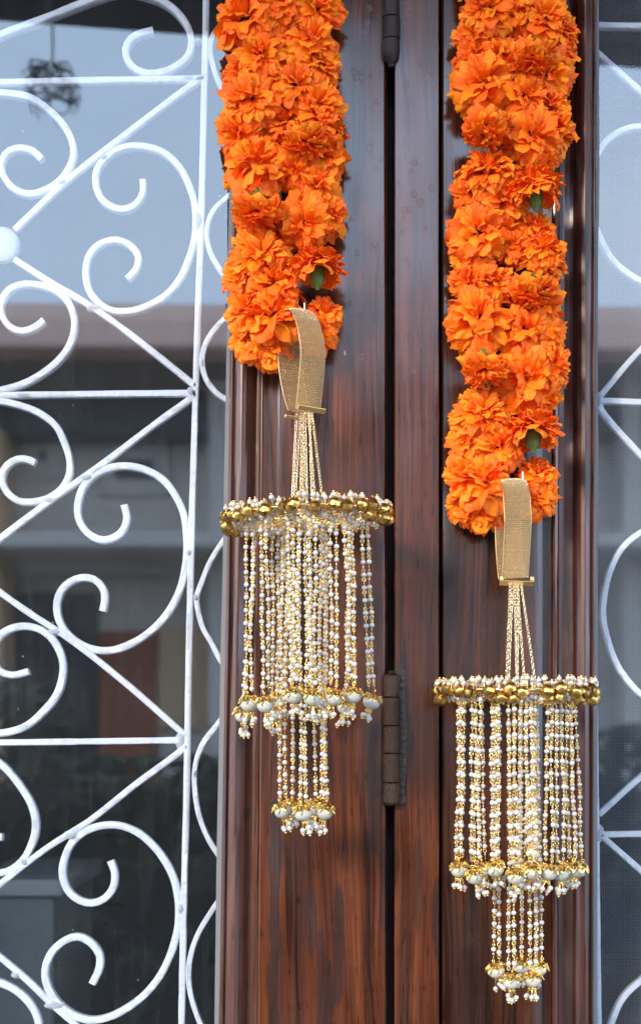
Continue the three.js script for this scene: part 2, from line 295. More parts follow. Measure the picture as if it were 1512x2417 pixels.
/* ------------------------------------------------------------------ white iron grilles behind the panes */
// flat bars swept along a picture-plane path at depth z: w wide, d deep
function bar(pts, z, w, d, closed = false) {
  const P = pts.map(([x, y]) => at(x, y, z)), curve = P.length > 2 ? new THREE.CatmullRomCurve3(P, false, 'centripetal') : new THREE.LineCurve3(P[0], P[1]);
  const L = curve.getLength(), n = Math.max(6, Math.ceil(L / .006)), pos = [], uv = [], idx = [];
  const c = Math.min(w, d) * .2, sec = [];   // rounded rectangle
  for (const [sx, sz, a0] of [[1, 1, 0], [-1, 1, 1], [-1, -1, 2], [1, -1, 3]]) for (let k = 0; k <= 3; k++) { const a = (a0 + k / 3) * Math.PI / 2; sec.push([sx * (w / 2 - c) + Math.cos(a) * c, sz * (d / 2 - c) + Math.sin(a) * c]); }
  const m = sec.length;
  for (let j = 0; j <= n; j++) {
    const t = j / n, p = curve.getPointAt(t), q = curve.getTangentAt(t), nx = -q.y, ny = q.x, ll = Math.hypot(nx, ny) || 1;
    const sc = 1 + .10 * (vnoise(j * .35 + pts[0][0], pts[0][1], 3) - .5);
    for (let k = 0; k <= m; k++) { const [a, b] = sec[k % m]; pos.push(p.x + nx / ll * a * sc, p.y + ny / ll * a * sc, p.z + b); uv.push(k / m * 2 * (w + d) , t * L); }
  }
  const m1 = m + 1;
  for (let j = 0; j < n; j++) for (let k = 0; k < m; k++) { const a = j * m1 + k, b = a + 1, e = a + m1, f = e + 1; idx.push(a, b, f, a, f, e); }
  for (const [j, s] of [[0, 1], [n, -1]]) { const o = pos.length / 3, p = curve.getPointAt(j / n); pos.push(p.x, p.y, p.z); uv.push(0, 0); for (let k = 0; k < m; k++) s > 0 ? idx.push(o, j * m1 + k + 1, j * m1 + k) : idx.push(o, j * m1 + k, j * m1 + k + 1); }
  const g = new THREE.BufferGeometry(); g.setAttribute('position', new THREE.Float32BufferAttribute(pos, 3)); g.setAttribute('uv', new THREE.Float32BufferAttribute(uv, 2)); g.setIndex(idx);
  return toCreasedNormals(g, .8);
}
function weld(px, py, z, rx, ry) { const p = at(px, py, z), g = new THREE.IcosahedronGeometry(1, 3), q = g.attributes.position; for (let i = 0; i < q.count; i++) { const k = .85 + .35 * vnoise(q.getX(i) * 2 + px, q.getY(i) * 2 + q.getZ(i), 4); q.setXYZ(i, q.getX(i) * k * rx * PX, q.getY(i) * k * ry * PX, q.getZ(i) * k * .0058); } g.computeVertexNormals(); return g.translate(p.x, p.y, p.z); }
const GZ = -.052;
const grille = thing('window_grille', 'white painted scroll grille behind the large left glass pane', 'grille');
{
  const SW = .0065, SD = .012;
  const straight = [
    [[487, -60], [487, 0], [482, 250], [476, 505], [466, 800], [460, 1008], [453, 1250], [447, 1513], [440, 1913], [434, 2150], [429, 2420], [428, 2500]],
    [[-90, 199], [0, 197], [240, 192], [482, 188]], [[-90, 935], [0, 934], [200, 932], [462, 929]], [[-90, 1754], [0, 1753], [439, 1747]],
    [[478, 186], [440, 212], [300, 318], [160, 428], [36, 545]], [[36, 614], [110, 661], [235, 737], [350, 823], [452, 905], [461, 913]],
    [[461, 931], [450, 942], [370, 1000], [240, 1098], [110, 1190], [-30, 1296]], [[-40, 1368], [60, 1440], [170, 1512], [300, 1615], [422, 1722], [439, 1737]],
    [[440, 1760], [424, 1775], [320, 1852], [215, 1935], [107, 2005], [-40, 2120]], [[-60, 2215], [0, 2257], [65, 2312], [118, 2364], [172, 2411], [230, 2465]],
  ];
  for (const p of straight) part('straight_bar', bar(p, GZ, .0062, .009), M.paint, grille);
  const scrolls = [
    [[-60, 120], [0, 88], [110, 46], [222, 2], [290, -16], [345, -8], [390, 10], [424, 38], [446, 72], [453, 103], [445, 135], [423, 156], [391, 172], [351, 177], [322, 167], [302, 144], [298, 118], [312, 94], [337, 82], [363, 76]],
    [[-50, 214], [0, 222], [72, 233], [125, 269], [161, 312], [176, 358], [168, 394], [143, 430], [108, 452], [72, 461], [36, 449], [14, 424], [5, 394], [18, 364], [47, 353], [79, 359], [101, 379]],
    [[338, 427], [339, 455], [323, 484], [294, 497], [265, 491], [240, 471], [228, 438], [231, 402], [258, 369], [297, 350], [341, 349], [387, 363], [423, 395], [445, 435], [459, 478], [463, 520], [461, 560], [448, 610], [427, 658], [394, 698], [351, 724], [305, 737], [262, 734], [233, 716], [212, 688], [204, 648], [211, 608], [233, 582], [272, 569], [308, 581], [328, 608], [323, 637], [302, 661]],
    [[106, 758], [86, 774], [54, 784], [25, 773], [8, 748], [5, 719], [22, 688], [54, 674], [92, 675], [133, 688], [161, 713], [176, 748], [177, 782], [165, 819], [140, 853], [100, 885], [54, 909], [0, 923], [-50, 926]],
    [[-50, 942], [0, 948], [43, 957], [90, 974], [133, 1006], [154, 1047], [166, 1088], [165, 1123], [150, 1152], [122, 1174], [86, 1185], [47, 1184], [18, 1162], [7, 1133], [14, 1106], [39, 1087], [64, 1085], [85, 1094]],
    [[294, 1193], [301, 1222], [292, 1253], [265, 1273], [237, 1275], [205, 1256], [187, 1224], [186, 1187], [200, 1148], [229, 1119], [269, 1104], [308, 1102], [351, 1113], [388, 1136], [416, 1173], [434, 1214], [441, 1259], [442, 1303], [437, 1348], [423, 1399], [398, 1446], [362, 1486], [315, 1518], [262, 1536], [214, 1531], [172, 1507], [145, 1473], [136, 1434], [144, 1399], [168, 1374], [201, 1364], [228, 1371], [247, 1395], [249, 1420], [244, 1443]],
    [[70, 1585], [54, 1590], [29, 1594], [0, 1583], [-16, 1555], [-12, 1520], [10, 1494], [50, 1479], [93, 1485], [124, 1507], [143, 1538], [151, 1570], [147, 1610], [133, 1645], [104, 1680], [65, 1713], [22, 1728], [-40, 1732]],
    [[-40, 1780], [0, 1800], [29, 1828], [54, 1861], [75, 1896], [86, 1935], [85, 1966], [75, 1996], [57, 2028], [22, 2055], [-15, 2058], [-36, 2035], [-34, 2000], [-10, 1975], [8, 1976]],
    [[262, 2031], [272, 2057], [269, 2093], [247, 2121], [215, 2131], [183, 2121], [159, 2096], [149, 2060], [155, 2023], [172, 1988], [202, 1962], [244, 1948], [287, 1949], [330, 1967], [366, 1999], [394, 2037], [412, 2076], [421, 2117], [423, 2158], [418, 2201], [405, 2247], [380, 2300], [345, 2344], [305, 2376], [258, 2400], [215, 2407], [172, 2393], [137, 2365], [115, 2330], [108, 2290], [122, 2250], [151, 2221], [186, 2210], [218, 2226], [237, 2255], [235, 2287], [219, 2321]],
    [[-40, 2312], [0, 2318], [34, 2333], [65, 2358], [86, 2390], [94, 2420], [90, 2470]],
    [[545, 30], [520, 66], [503, 90], [497, 122], [504, 160], [518, 200], [540, 235]],
    [[545, 462], [503, 503], [489, 550], [495, 592], [510, 624], [536, 660], [560, 690]], [[560, 728], [534, 752], [505, 783], [484, 820], [478, 855], [485, 892], [505, 923], [529, 942], [560, 955]],
    [[545, 1255], [518, 1292], [495, 1331], [478, 1373], [465, 1413], [470, 1449], [481, 1486], [498, 1515], [517, 1552], [545, 1595]], [[545, 1665], [511, 1714], [484, 1748], [467, 1786], [460, 1826], [462, 1872], [471, 1925], [490, 1974], [508, 2005], [540, 2050]],
    [[540, 2090], [500, 2150], [470, 2200], [452, 2250], [446, 2300], [452, 2350], [468, 2400], [490, 2450]],
  ];
  scrolls.forEach((p, i) => part('scroll', bar(p, GZ - .001 - .0007 * (i % 3), i > 9 ? .0052 : SW + .0006 * (i > 4), SD), M.paint, grille));
  const c = at(8, 580, GZ), disc = new THREE.LatheGeometry([[0, .0065], [.011, .0062], [.015, .005], [.0172, .0025], [.0176, -.002], [.0172, -.0065], [0, -.0065]].map(([a, b]) => new THREE.Vector2(a, b)).reverse(), 40).rotateX(Math.PI / 2).translate(c.x - .0005, c.y, c.z + .002);
  part('boss', disc, M.paint, grille);
  const w = [[466, 99, 15, 9], [444, 188, 22, 9], [452, 926, 16, 16], [427, 1748, 18, 26], [150, 433, 16, 10], [245, 372, 14, 10], [223, 728, 22, 14], [478, 860, 10, 16], [118, 1180, 20, 11], [205, 1128, 20, 12], [447, 1305, 9, 16], [130, 1492, 24, 12], [462, 1412, 9, 12], [170, 1970, 24, 14], [60, 2035, 18, 12], [428, 2145, 10, 18], [130, 2372, 30, 14], [40, 2300, 18, 12], [470, 525, 12, 30], [60, 936, 40, 8], [461, 1826, 8, 14]];
  for (const [a, b, rx, ry] of w) part('weld', weld(a, b, GZ, rx * .8, ry * .8), M.paint, grille);
}
const grille2 = thing('window_grille', 'pale grille bars and arcs behind the narrow strip of right pane', 'grille');
{
  const S = [
    [[1392, 62], [1440, 63], [1600, 66]], [[1392, 112], [1405, 125], [1512, 220], [1600, 298]], [[1600, 750], [1512, 824], [1412, 938]], [[1392, 947], [1420, 947], [1512, 951], [1600, 953]], [[1412, 958], [1421, 976], [1512, 1078], [1600, 1170]],
    [[1600, 1765], [1512, 1832], [1412, 1922]], [[1392, 1970], [1512, 1968], [1600, 1968]], [[1412, 1968], [1512, 2056], [1600, 2132]], [[1384, -80], [1390, 600], [1396, 1200], [1404, 1900], [1411, 2500]],
  ];
  for (const p of S) part('straight_bar', bar(p, GZ, .0058, .009), M.paint, grille2);
  const C = [
    [[1390, 420], [1415, 352], [1441, 324], [1475, 307], [1512, 302], [1560, 310], [1600, 330]], [[1395, 520], [1418, 574], [1441, 614], [1475, 645], [1512, 667], [1560, 680], [1600, 670]],
    [[1600, 1240], [1555, 1242], [1512, 1256], [1466, 1294], [1438, 1346], [1423, 1411], [1420, 1452], [1429, 1502], [1451, 1565], [1482, 1611], [1514, 1642], [1560, 1660], [1600, 1662]], [[1600, 2280], [1550, 2290], [1512, 2312], [1468, 2354], [1441, 2412], [1430, 2470]],
  ];
  for (const p of C) part('scroll', bar(p, GZ - .001, .0056, .012), M.paint, grille2);
  for (const [a, b, rx, ry] of [[1412, 946, 12, 22], [1410, 1968, 14, 26]]) part('weld', weld(a, b, GZ, rx, ry), M.paint, grille2);
}

/* ------------------------------------------------------------------ marigold garlands */
function petalGeo(L, W, curl, ruffle, cup, r) {
  const nu = 12, nv = 6, pos = [], uv = [], idx = [], ph = r() * 9, f = mix(4.5, 8, r()), ph2 = r() * 9, ph3 = r() * 9, notch = mix(.01, .055, r()), lop = (r() - .5) * .3, bend = (r() - .5) * .5, fan = mix(.45, .8, r());
  const cy = [0], cz = [0]; for (let j = 1; j <= 24; j++) { const v = j / 24, a = curl * Math.pow(v, 2.3); cy.push(cy[j - 1] + Math.cos(a) / 24); cz.push(cz[j - 1] - Math.sin(a) / 24); }
  const on = (c, v) => { const k = Math.min(23, Math.max(0, Math.floor(v * 24))); return mix(c[k], c[k + 1], v * 24 - k); };
  for (let j = 0; j <= nv; j++) for (let i = 0; i <= nu; i++) {
    const u = i / nu * 2 - 1, v = Math.pow(j / nv, .8);
    const edge = 1 - .30 * u * u - .24 * Math.pow(u, 6) - notch * (1 - Math.cos(u * 5.2 + ph2)) + lop * u * .3, s = v * mix(1, edge, v);
    const w = W * (.14 + .86 * Math.pow(v, fan)), wave = Math.sin(u * f + ph) + .5 * Math.sin(u * f * 2.2 + ph2);
    const rim = v * v * v, a = curl * Math.pow(s, 2.3);
    const h = ruffle * W * rim * wave + cup * W * u * u * v + .022 * rim * Math.sin(u * 12 + ph3);   // along the petal's own normal
    pos.push(u * w * .5 + bend * W * v * v, on(cy, s) * L + Math.sin(a) * h, on(cz, s) * L + Math.cos(a) * h); uv.push(i / nu, v);
  }
  for (let j = 0; j < nv; j++) for (let i = 0; i < nu; i++) { const a = j * (nu + 1) + i, b = a + 1, c = a + nu + 1, d = c + 1; idx.push(a, b, d, a, d, c); }
  const g = new THREE.BufferGeometry(); g.setAttribute('position', new THREE.Float32BufferAttribute(pos, 3)); g.setAttribute('uv', new THREE.Float32BufferAttribute(uv, 2)); g.setIndex(idx); g.computeVertexNormals();
  return g;
}
// a bloom of radius 1 that looks along +z
function bloomKind(seed, N, big, loose, reach = 2.0) {
  const r = rng(seed), inner = [[], [], []], showy = [], GA = 2.399963;
  for (let i = 0; i < N; i++) {
    const t = (i + .5) / N, th = mix(.06, reach, Math.pow(t, .62)) + (r() - .5) * .45 * loose, ph = i * GA + (r() - .5) * 1.1;
    const outer = sstep(.05, .7, t), L = mix(.74, .98, outer) * (1 + (r() - .5) * .3), W = mix(.40, big, outer) * (1 + (r() - .5) * .6);
    const g = petalGeo(L, W, mix(.9, 2.1, r()) * mix(.8, 1, outer), mix(.05, .13, r()), mix(-.10, .12, r()), r);
    const d = V(Math.sin(th) * Math.cos(ph), Math.sin(th) * Math.sin(ph), Math.cos(th)), n = V(-Math.cos(th) * Math.cos(ph), -Math.cos(th) * Math.sin(ph), Math.sin(th)), x = V().crossVectors(d, n);
    const m = new THREE.Matrix4().makeBasis(x, d, n).multiply(new THREE.Matrix4().makeRotationY((r() - .5) * 1.1 * loose)).multiply(new THREE.Matrix4().makeRotationX((r() - .5) * .8));
    m.setPosition(d.clone().multiplyScalar(.16 + .12 * r()).add(V(0, 0, -.10)));
    g.applyMatrix4(m);
    if (t > .25 && t < .86 && showy.length < 9 && r() < .22) showy.push(g); else inner[Math.floor(r() * 2.4) % 3].push(g);
  }
  return { inner: inner.map((a) => merge(a)), showy };
}
function V0() { return V(0, 0, 0); }
const kinds = [bloomKind(11, 84, .80, 1), bloomKind(23, 104, .64, 1.1), bloomKind(37, 66, 1.0, 1.3), bloomKind(41, 116, .56, 1), bloomKind(59, 78, .86, 1.4), bloomKind(67, 94, .72, 1), bloomKind(73, 90, .74, 1, 1.72)];
const calyxGeo = (() => {
  const g = new THREE.LatheGeometry([[.02, -.98], [.07, -.97], [.085, -.85], [.16, -.78], [.23, -.62], [.26, -.42], [.27, -.2], [.22, -.05]].map(([a, b]) => new THREE.Vector2(a, b)), 24), p = g.attributes.position;
  for (let i = 0; i < p.count; i++) { const a = Math.atan2(p.getZ(i), p.getX(i)), k = 1 + .06 * Math.cos(a * 8); p.setX(i, p.getX(i) * k); p.setZ(i, p.getZ(i) * k); }
  g.computeVertexNormals(); return g.rotateX(Math.PI / 2);
})();
const tmpQ = new THREE.Quaternion();
// blooms: [px, py, radius px, tilt up/down, tilt sideways, z mm, kind, tone]
function garland(label, list, loose) {
  const t = thing('marigold_garland', label, 'garland', [0, 0, 0]);
  list.forEach(([px, py, R, up, side, z, kind, tone, roll], n) => {
    const f = sub('marigold_flower', t), p = at(px, py, z * MM);
    if (Math.abs(up) < 1.2) { up = up * 1.15 + .28 + (hash(n, 3, 8) - .5) * .9; side += (hash(n, 4, 8) - .5) * .5; }
    f.position.copy(p); f.rotation.set(-up, side, roll ?? n * 1.7, 'YXZ'); f.scale.setScalar(R * PX * 1.0);
    const k = kinds[kind % kinds.length];
    k.inner.forEach((g, q) => { if (g) { const m = part('floret_mass', g, M.petals[(tone + [0, 1, 2][q]) % 4], f); m.userData.kind = 'stuff'; } });
    k.showy.forEach((g, q) => part('petal', g, M.petals[(tone + q) % 3], f));
    part('calyx', calyxGeo, n % 2 ? M.calyx : M.calyxPale, f).scale.set(1.12, 1.12, .94);
  });
  return t;
}
const core = (t, pts) => part('string', new THREE.TubeGeometry(new THREE.CatmullRomCurve3(pts.map(([x, y, z]) => at(x, y, z * MM))), 60, .0011, 8), M.calyx, t);
const LG = [   // left garland, from above the frame down
  [590, -70, 70, .2, -.3, 30, 0, 0], [735, -60, 62, -.1, .3, 28, 1, 1],
  [578, 42, 72, .25, -.35, 30, 2, 0], [660, 5, 60, .1, .1, 34, 5, 1], [748, 20, 62, .1, .3, 30, 4, 2],
  [735, 95, 66, -.2, .2, 34, 0, 0], [612, 128, 66, .0, -.2, 32, 1, 1], [755, 150, 58, .2, .4, 28, 3, 1], [570, 165, 48, -.2, -.5, 22, 4, 1],
  [700, 200, 58, .1, .1, 34, 1, 2], [672, 292, 48, .2, 0, 26, 5, 1], [592, 232, 70, .3, -.25, 34, 0, 1], [752, 245, 60, .35, .2, 32, 5, 0], [565, 315, 56, -.3, -.5, 26, 4, 3],
  [766, 300, 52, .7, .5, 28, 3, 0], [722, 336, 50, -1.58, .1, 50, 6, 2], [758, 362, 62, -.5, .35, 32, 2, 2], [604, 385, 74, .35, -.2, 36, 2, 1],
  [700, 400, 56, -.4, .1, 34, 2, 0], [610, 425, 56, -.6, -.2, 26, 3, 3], [606, 500, 56, -1.58, -.1, 54, 6, 2], [745, 440, 56, .1, .3, 30, 5, 1],
  [720, 525, 66, -.3, .05, 38, 2, 0], [772, 505, 56, .0, .6, 28, 0, 1], [600, 530, 50, -.9, -.2, 28, 3, 3],
  [618, 600, 72, .5, -.1, 36, 3, 1], [748, 628, 60, 1.6, .1, 52, 6, 2], [578, 655, 56, .1, -.5, 30, 1, 2], [650, 665, 62, .1, .1, 38, 0, 1],
  [590, 725, 56, -.1, -.4, 30, 5, 0], [640, 745, 76, .25, -.05, 40, 2, 2], [765, 738, 44, .2, .4, 26, 2, 2], [588, 800, 54, -.3, -.5, 30, 1, 1], [752, 780, 52, -.1, .4, 26, 3, 0], [632, 812, 58, -.5, -.05, 34, 5, 1], [700, 770, 46, -.1, .1, 22, 1, 0],
];
const lg = garland('shorter left garland of orange marigolds hanging over the left door leaf', LG);
core(lg, [[690, -160, 26], [665, 100, 26], [672, 300, 24], [662, 500, 26], [680, 700, 24], [680, 800, 24]]);
const RG = [
  [1140, -60, 66, .2, -.3, 30, 0, 1], [1290, -50, 60, .0, .3, 28, 3, 0], [1220, -30, 58, .2, 0, 34, 5, 1],
  [1150, 20, 68, .2, -.3, 32, 0, 1], [1285, 40, 62, .2, .2, 34, 5, 2], [1225, 30, 52, .3, 0, 30, 1, 1], [1120, 85, 52, .0, -.4, 26, 4, 1], [1322, 75, 50, .3, .5, 28, 3, 2],
  [1118, 135, 50, -.2, -.5, 26, 4, 3], [1320, 120, 46, .4, .5, 26, 5, 2], [1170, 130, 50, .0, 0, 30, 2, 2], [1262, 136, 48, -1.58, .1, 50, 6, 2],
  [1142, 192, 74, .35, -.15, 36, 2, 1], [1222, 145, 44, -.2, .1, 32, 2, 2], [1292, 172, 66, -.5, .3, 34, 2, 2], [1240, 225, 56, -.4, .1, 36, 2, 0], [1290, 250, 52, .1, .3, 28, 5, 1], [1120, 235, 46, -.5, -.4, 26, 3, 2],
  [1150, 306, 54, -1.58, -.1, 54, 6, 2], [1258, 318, 70, -.25, .1, 38, 2, 0], [1310, 300, 52, .1, .6, 28, 0, 2], [1152, 302, 46, 1.62, .1, 50, 6, 3], [1280, 370, 46, -.5, .3, 28, 5, 1],
  [1150, 405, 68, .5, -.15, 36, 3, 1], [1262, 442, 60, 1.6, .1, 52, 6, 2], [1115, 450, 54, .1, -.5, 30, 1, 2], [1190, 465, 60, .1, .05, 38, 0, 1],
  [1128, 545, 70, .25, -.2, 38, 2, 2], [1190, 545, 46, .1, .1, 30, 5, 0], [1262, 540, 50, .2, .3, 30, 2, 2], [1272, 590, 58, .15, .3, 34, 4, 1], [1210, 580, 44, .2, 0, 30, 1, 2], [1105, 605, 48, -.3, -.5, 28, 1, 1],
  [1110, 665, 56, -.3, -.5, 28, 4, 3], [1295, 620, 44, .3, .6, 26, 3, 1], [1165, 665, 50, -.1, 0, 32, 2, 2],
  [1128, 748, 76, .35, -.15, 38, 2, 1], [1256, 690, 48, -1.58, .1, 52, 6, 2], [1272, 715, 62, -.5, .3, 34, 2, 2], [1240, 775, 60, -.4, .1, 38, 2, 0], [1285, 790, 50, .1, .3, 28, 5, 0], [1110, 790, 48, -.5, -.4, 28, 3, 2],
  [1140, 874, 54, -1.58, -.1, 56, 6, 2], [1245, 890, 72, -.25, .1, 40, 2, 0], [1302, 865, 56, .1, .6, 30, 0, 2], [1146, 872, 46, 1.62, .1, 52, 6, 3], [1280, 940, 44, -.5, .3, 28, 5, 1],
  [1140, 975, 68, .5, -.1, 36, 3, 1], [1256, 1012, 60, 1.6, .1, 54, 6, 2], [1108, 1040, 56, .1, -.5, 30, 1, 2], [1180, 1050, 62, .1, .05, 38, 0, 1],
  [1100, 1115, 50, -.1, -.4, 30, 5, 0], [1140, 1138, 74, .25, -.05, 40, 2, 2], [1268, 1118, 46, .2, .3, 26, 2, 2], [1102, 1190, 52, -.3, -.5, 30, 1, 1], [1268, 1170, 52, -.1, .4, 26, 3, 0], [1140, 1198, 56, -.5, -.05, 34, 5, 1], [1205, 1165, 48, -.1, .1, 22, 1, 0],
];
const rg = garland('longer right garland of orange marigolds hanging over the right door leaf', RG);
core(rg, [[1210, -160, 26], [1210, 200, 26], [1205, 600, 24], [1200, 1000, 26], [1200, 1180, 24]]);

/* ------------------------------------------------------------------ pearl and bell hangers */
const pearlHi = new THREE.SphereGeometry(1, 18, 12), pearlLo = new THREE.SphereGeometry(1, 12, 8), dotGeo = new THREE.SphereGeometry(1, 8, 6);
const grainGeo = new THREE.SphereGeometry(1, 8, 5).scale(.00088, .00056, .0008);
const loopGeo = new THREE.TorusGeometry(.00155, .00036, 5, 10);
const linkGeo = (() => { const g = new THREE.TorusGeometry(.00158, .00038, 6, 12); g.scale(.82, 1.32, 1); return g; })();
const bellGeo = (() => {   // round jingle bell: two pressed halves with a rim, a slit at the lower half, an eye on top
  const pts = []; for (let k = 0; k <= 14; k++) { const a = -Math.PI / 2 + k / 14 * Math.PI; pts.push(new THREE.Vector2(Math.max(.0001, Math.cos(a)) * (1 + (k === 7 ? .07 : 0)), Math.sin(a) * 1.04)); }
  const up = new THREE.LatheGeometry(pts.slice(7), 22), low = [];
  const q = pts.slice(0, 8); for (const s of [0, 1]) low.push(new THREE.LatheGeometry(q, 10, s * Math.PI + .13, Math.PI - .26));
  const eye = new THREE.TorusGeometry(.26, .08, 6, 10).translate(0, 1.2, 0);
  return merge([up, ...low, eye]);
})();
const clapperGeo = new THREE.SphereGeometry(.45, 10, 8);
const capGeo = (() => {   // eight pointed petals of sheet metal that curve down round the pearl and flick out at the tips
  const list = [], nu = 6, nv = 8;
  for (let k = 0; k < 8; k++) {
    const pos = [], uv = [], idx = [], a0 = k / 8 * Math.PI * 2;
    for (let j = 0; j <= nv; j++) for (let i = 0; i <= nu; i++) {
      const v = j / nv, u = i / nu * 2 - 1, w = v < .5 ? 1 : Math.max(.03, 1 - Math.pow((v - .5) / .5, 1.4));
      const th = v * 1.46, rad = Math.sin(th) * 1.2 + (v > .6 ? (v - .6) * .28 : 0), y = Math.cos(th) * 1.02 + .02;
      const a = a0 + u * w * Math.PI / 8 * (v < .45 ? 1 : 1) , lift = .05 * (1 - u * u) * v;
      pos.push(Math.cos(a) * (rad + lift), y, Math.sin(a) * (rad + lift)); uv.push(u, v);
    }
    for (let j = 0; j < nv; j++) for (let i = 0; i < nu; i++) { const a = j * (nu + 1) + i, b = a + 1, c = a + nu + 1, d = c + 1; idx.push(a, b, d, a, d, c); }
    const g = new THREE.BufferGeometry(); g.setAttribute('position', new THREE.Float32BufferAttribute(pos, 3)); g.setAttribute('uv', new THREE.Float32BufferAttribute(uv, 2)); g.setIndex(idx); g.computeVertexNormals(); list.push(g);
    for (const [v, s] of [[.5, .085], [.7, .06]]) { const th = v * 1.46, rad = Math.sin(th) * 1.22 + (v > .6 ? (v - .6) * .28 : 0) + .05; list.push(dotGeo.clone().scale(s, s, s).translate(Math.cos(a0) * rad, Math.cos(th) * 1.02 + .04, Math.sin(a0) * rad)); }
    const rim = []; for (const s of [-1, 1]) { const pp = []; for (let j = 3; j <= nv; j++) { const o = (j * (nu + 1) + (s < 0 ? 0 : nu)) * 3; pp.push(V(pos[o], pos[o + 1], pos[o + 2])); } rim.push(new THREE.TubeGeometry(new THREE.CatmullRomCurve3(pp), 8, .035, 5)); } list.push(...rim);
  }
  list.push(new THREE.TorusGeometry(.17, .06, 6, 12).translate(0, 1.30, 0));
  return merge(list);
})();
M.goldSheet = M.gold.clone(); M.goldSheet.side = THREE.DoubleSide;

function tubeAlong(pts, r, seg = 20, rad = 6) { return new THREE.TubeGeometry(new THREE.CatmullRomCurve3(pts), seg, r, rad); }

function hanger(label, o) {
  const R = rng(o.seed), t = thing('pearl_hanger', label, 'door hanging');
  let pearlsLeft = 300; const spare = [];   // the 300 pearls that show largest are parts of their own
  const pearlAt = (p, r, parent, wish) => {
    if (wish && pearlsLeft > 0) { pearlsLeft--; const m = part('pearl', pearlHi, M.pearl, parent); m.position.copy(p); m.scale.set(r, r * .96, r); m.rotation.z = R() * 3; }
    else spare.push(pearlLo.clone().scale(r, r * .96, r).translate(p.x, p.y, p.z));
  };
  /* mesh band */
  const a = o.yaw, D = V(Math.sin(a), 0, Math.cos(a)), Wd = V(Math.cos(a), 0, -Math.sin(a));
  const yT = o.strapTop, yB = o.strapBottom, f = (q) => mix(yT, yB, q);
  const path = new THREE.CatmullRomCurve3([[5, .99], [9, .86], [15, .62], [18.5, .43], [16.5, .27], [12.5, .12], [5, .012], [-4, .012], [-11, .10], [-16, .30], [-17, .55], [-13, .80], [-7, .99]].map(([d, q]) => { const c = at(o.strapX, f(q), o.strapZ); return c.add(D.clone().multiplyScalar(d * MM * (o.depth ?? 1))).add(V((o.slant ?? 0) * (q - .3) * 1.0 * MM, 0, 0)); }));
  {
    const n = 90, nu = 12, pos = [], uv = [], idx = [], L = path.getLength();
    for (let j = 0; j <= n; j++) {
      const s = j / n, p = path.getPointAt(s), q = path.getTangentAt(s), nor = V().crossVectors(Wd, q).normalize();
      for (let i = 0; i <= nu; i++) { const u = i / nu * 2 - 1, c = p.clone().addScaledVector(Wd, u * o.width / 2).addScaledVector(nor, -.0022 * (1 - Math.pow(Math.abs(u), 3)) * -1); pos.push(c.x, c.y, c.z); uv.push(u * o.width / 2, s * L); }
    }
    for (let j = 0; j < n; j++) for (let i = 0; i < nu; i++) { const k = j * (nu + 1) + i, b = k + 1, c = k + nu + 1, d = c + 1; idx.push(k, b, d, k, d, c); }
    const g = new THREE.BufferGeometry(); g.setAttribute('position', new THREE.Float32BufferAttribute(pos, 3)); g.setAttribute('uv', new THREE.Float32BufferAttribute(uv, 2)); g.setIndex(idx); g.computeVertexNormals();
    part('mesh_band', g, M.strap, t);
    const grains = [], rows = Math.floor(L / .0016), q1 = new THREE.Matrix4();
    for (let j = 1; j < rows; j++) {
      const s = j / rows, p = path.getPointAt(s), q = path.getTangentAt(s), nor = V().crossVectors(Wd, q).normalize(), cols = Math.floor(o.width / .0024);
      for (let i = 0; i < cols; i++) {
        const w = (i + .5 + (j % 2 ? .25 : -.25) - cols / 2) * .0024, u = Math.abs(w) / (o.width / 2), c = p.clone().addScaledVector(Wd, w).addScaledVector(nor, .0022 * (1 - u * u * u));
        q1.makeBasis(Wd, q, nor).setPosition(c); grains.push(grainGeo.clone().applyMatrix4(q1));
      }
    }
    part('wire_knuckles', merge(grains), M.knuckle, t).userData.kind = 'stuff';
    for (const s of [-1, 1]) { const e = []; for (let j = 0; j <= 60; j++) e.push(path.getPointAt(j / 60).addScaledVector(Wd, s * o.width / 2)); part('selvedge', tubeAlong(e, .0003, 90, 6), M.strapEdge, t); }
  }
  /* clasp */
  const cl = at(o.strapX, yB, o.strapZ).add(V((o.slant ?? 0) * .7 * MM, 0, 0));
  for (const [n, d, dx, dy, h, len] of o.bars) {
    const g = new RoundedBoxGeometry(len, h, .0028, 2, .0007), m = part(n, g, M.clasp, t);
    m.position.copy(cl).addScaledVector(D, d * MM).addScaledVector(Wd, dx * MM).add(V(0, dy * MM, 0)); m.rotation.set(.5, o.yaw, o.barTilt ?? 0, 'YXZ');
    for (const s of o.ends) { const b = part('clasp_end', new RoundedBoxGeometry(.0035, .0062, .0036, 2, .0008), M.clasp, t); b.position.copy(m.position).addScaledVector(Wd, s * (len / 2 - .002)).add(V(0, .003, -.0005)); b.rotation.y = o.yaw; }
  }
  part('pin', new THREE.CylinderGeometry(.0006, .0006, .008, 8).translate(...at(...o.pin, o.strapZ + .004).toArray()), M.pin, t);
  /* ring */
  const C = at(o.ringX, o.ringY, o.ringZ), roll = o.roll ?? 0, r0 = o.ringR;
  const onRing = (ang, rad, dy = 0) => { const x = Math.cos(ang) * rad, z = Math.sin(ang) * rad * .97; return V(C.x + x * Math.cos(roll) - dy * Math.sin(roll), C.y + x * Math.sin(roll) + dy + (o.pitch ?? 0) * z, C.z + z); };
  for (const k of [1, .965, .90, .83, .75, .66, .56, .45, .33]) { const pts = []; for (let q = 0; q < 72; q++) pts.push(onRing(q / 72 * Math.PI * 2, r0 * k + (R() - .5) * .0008, (R() - .5) * .0018)); part('ring_wire', new THREE.TubeGeometry(new THREE.CatmullRomCurve3(pts, true), 110, k > .95 ? .0013 : .00065, 6, true), M.wire, t); }
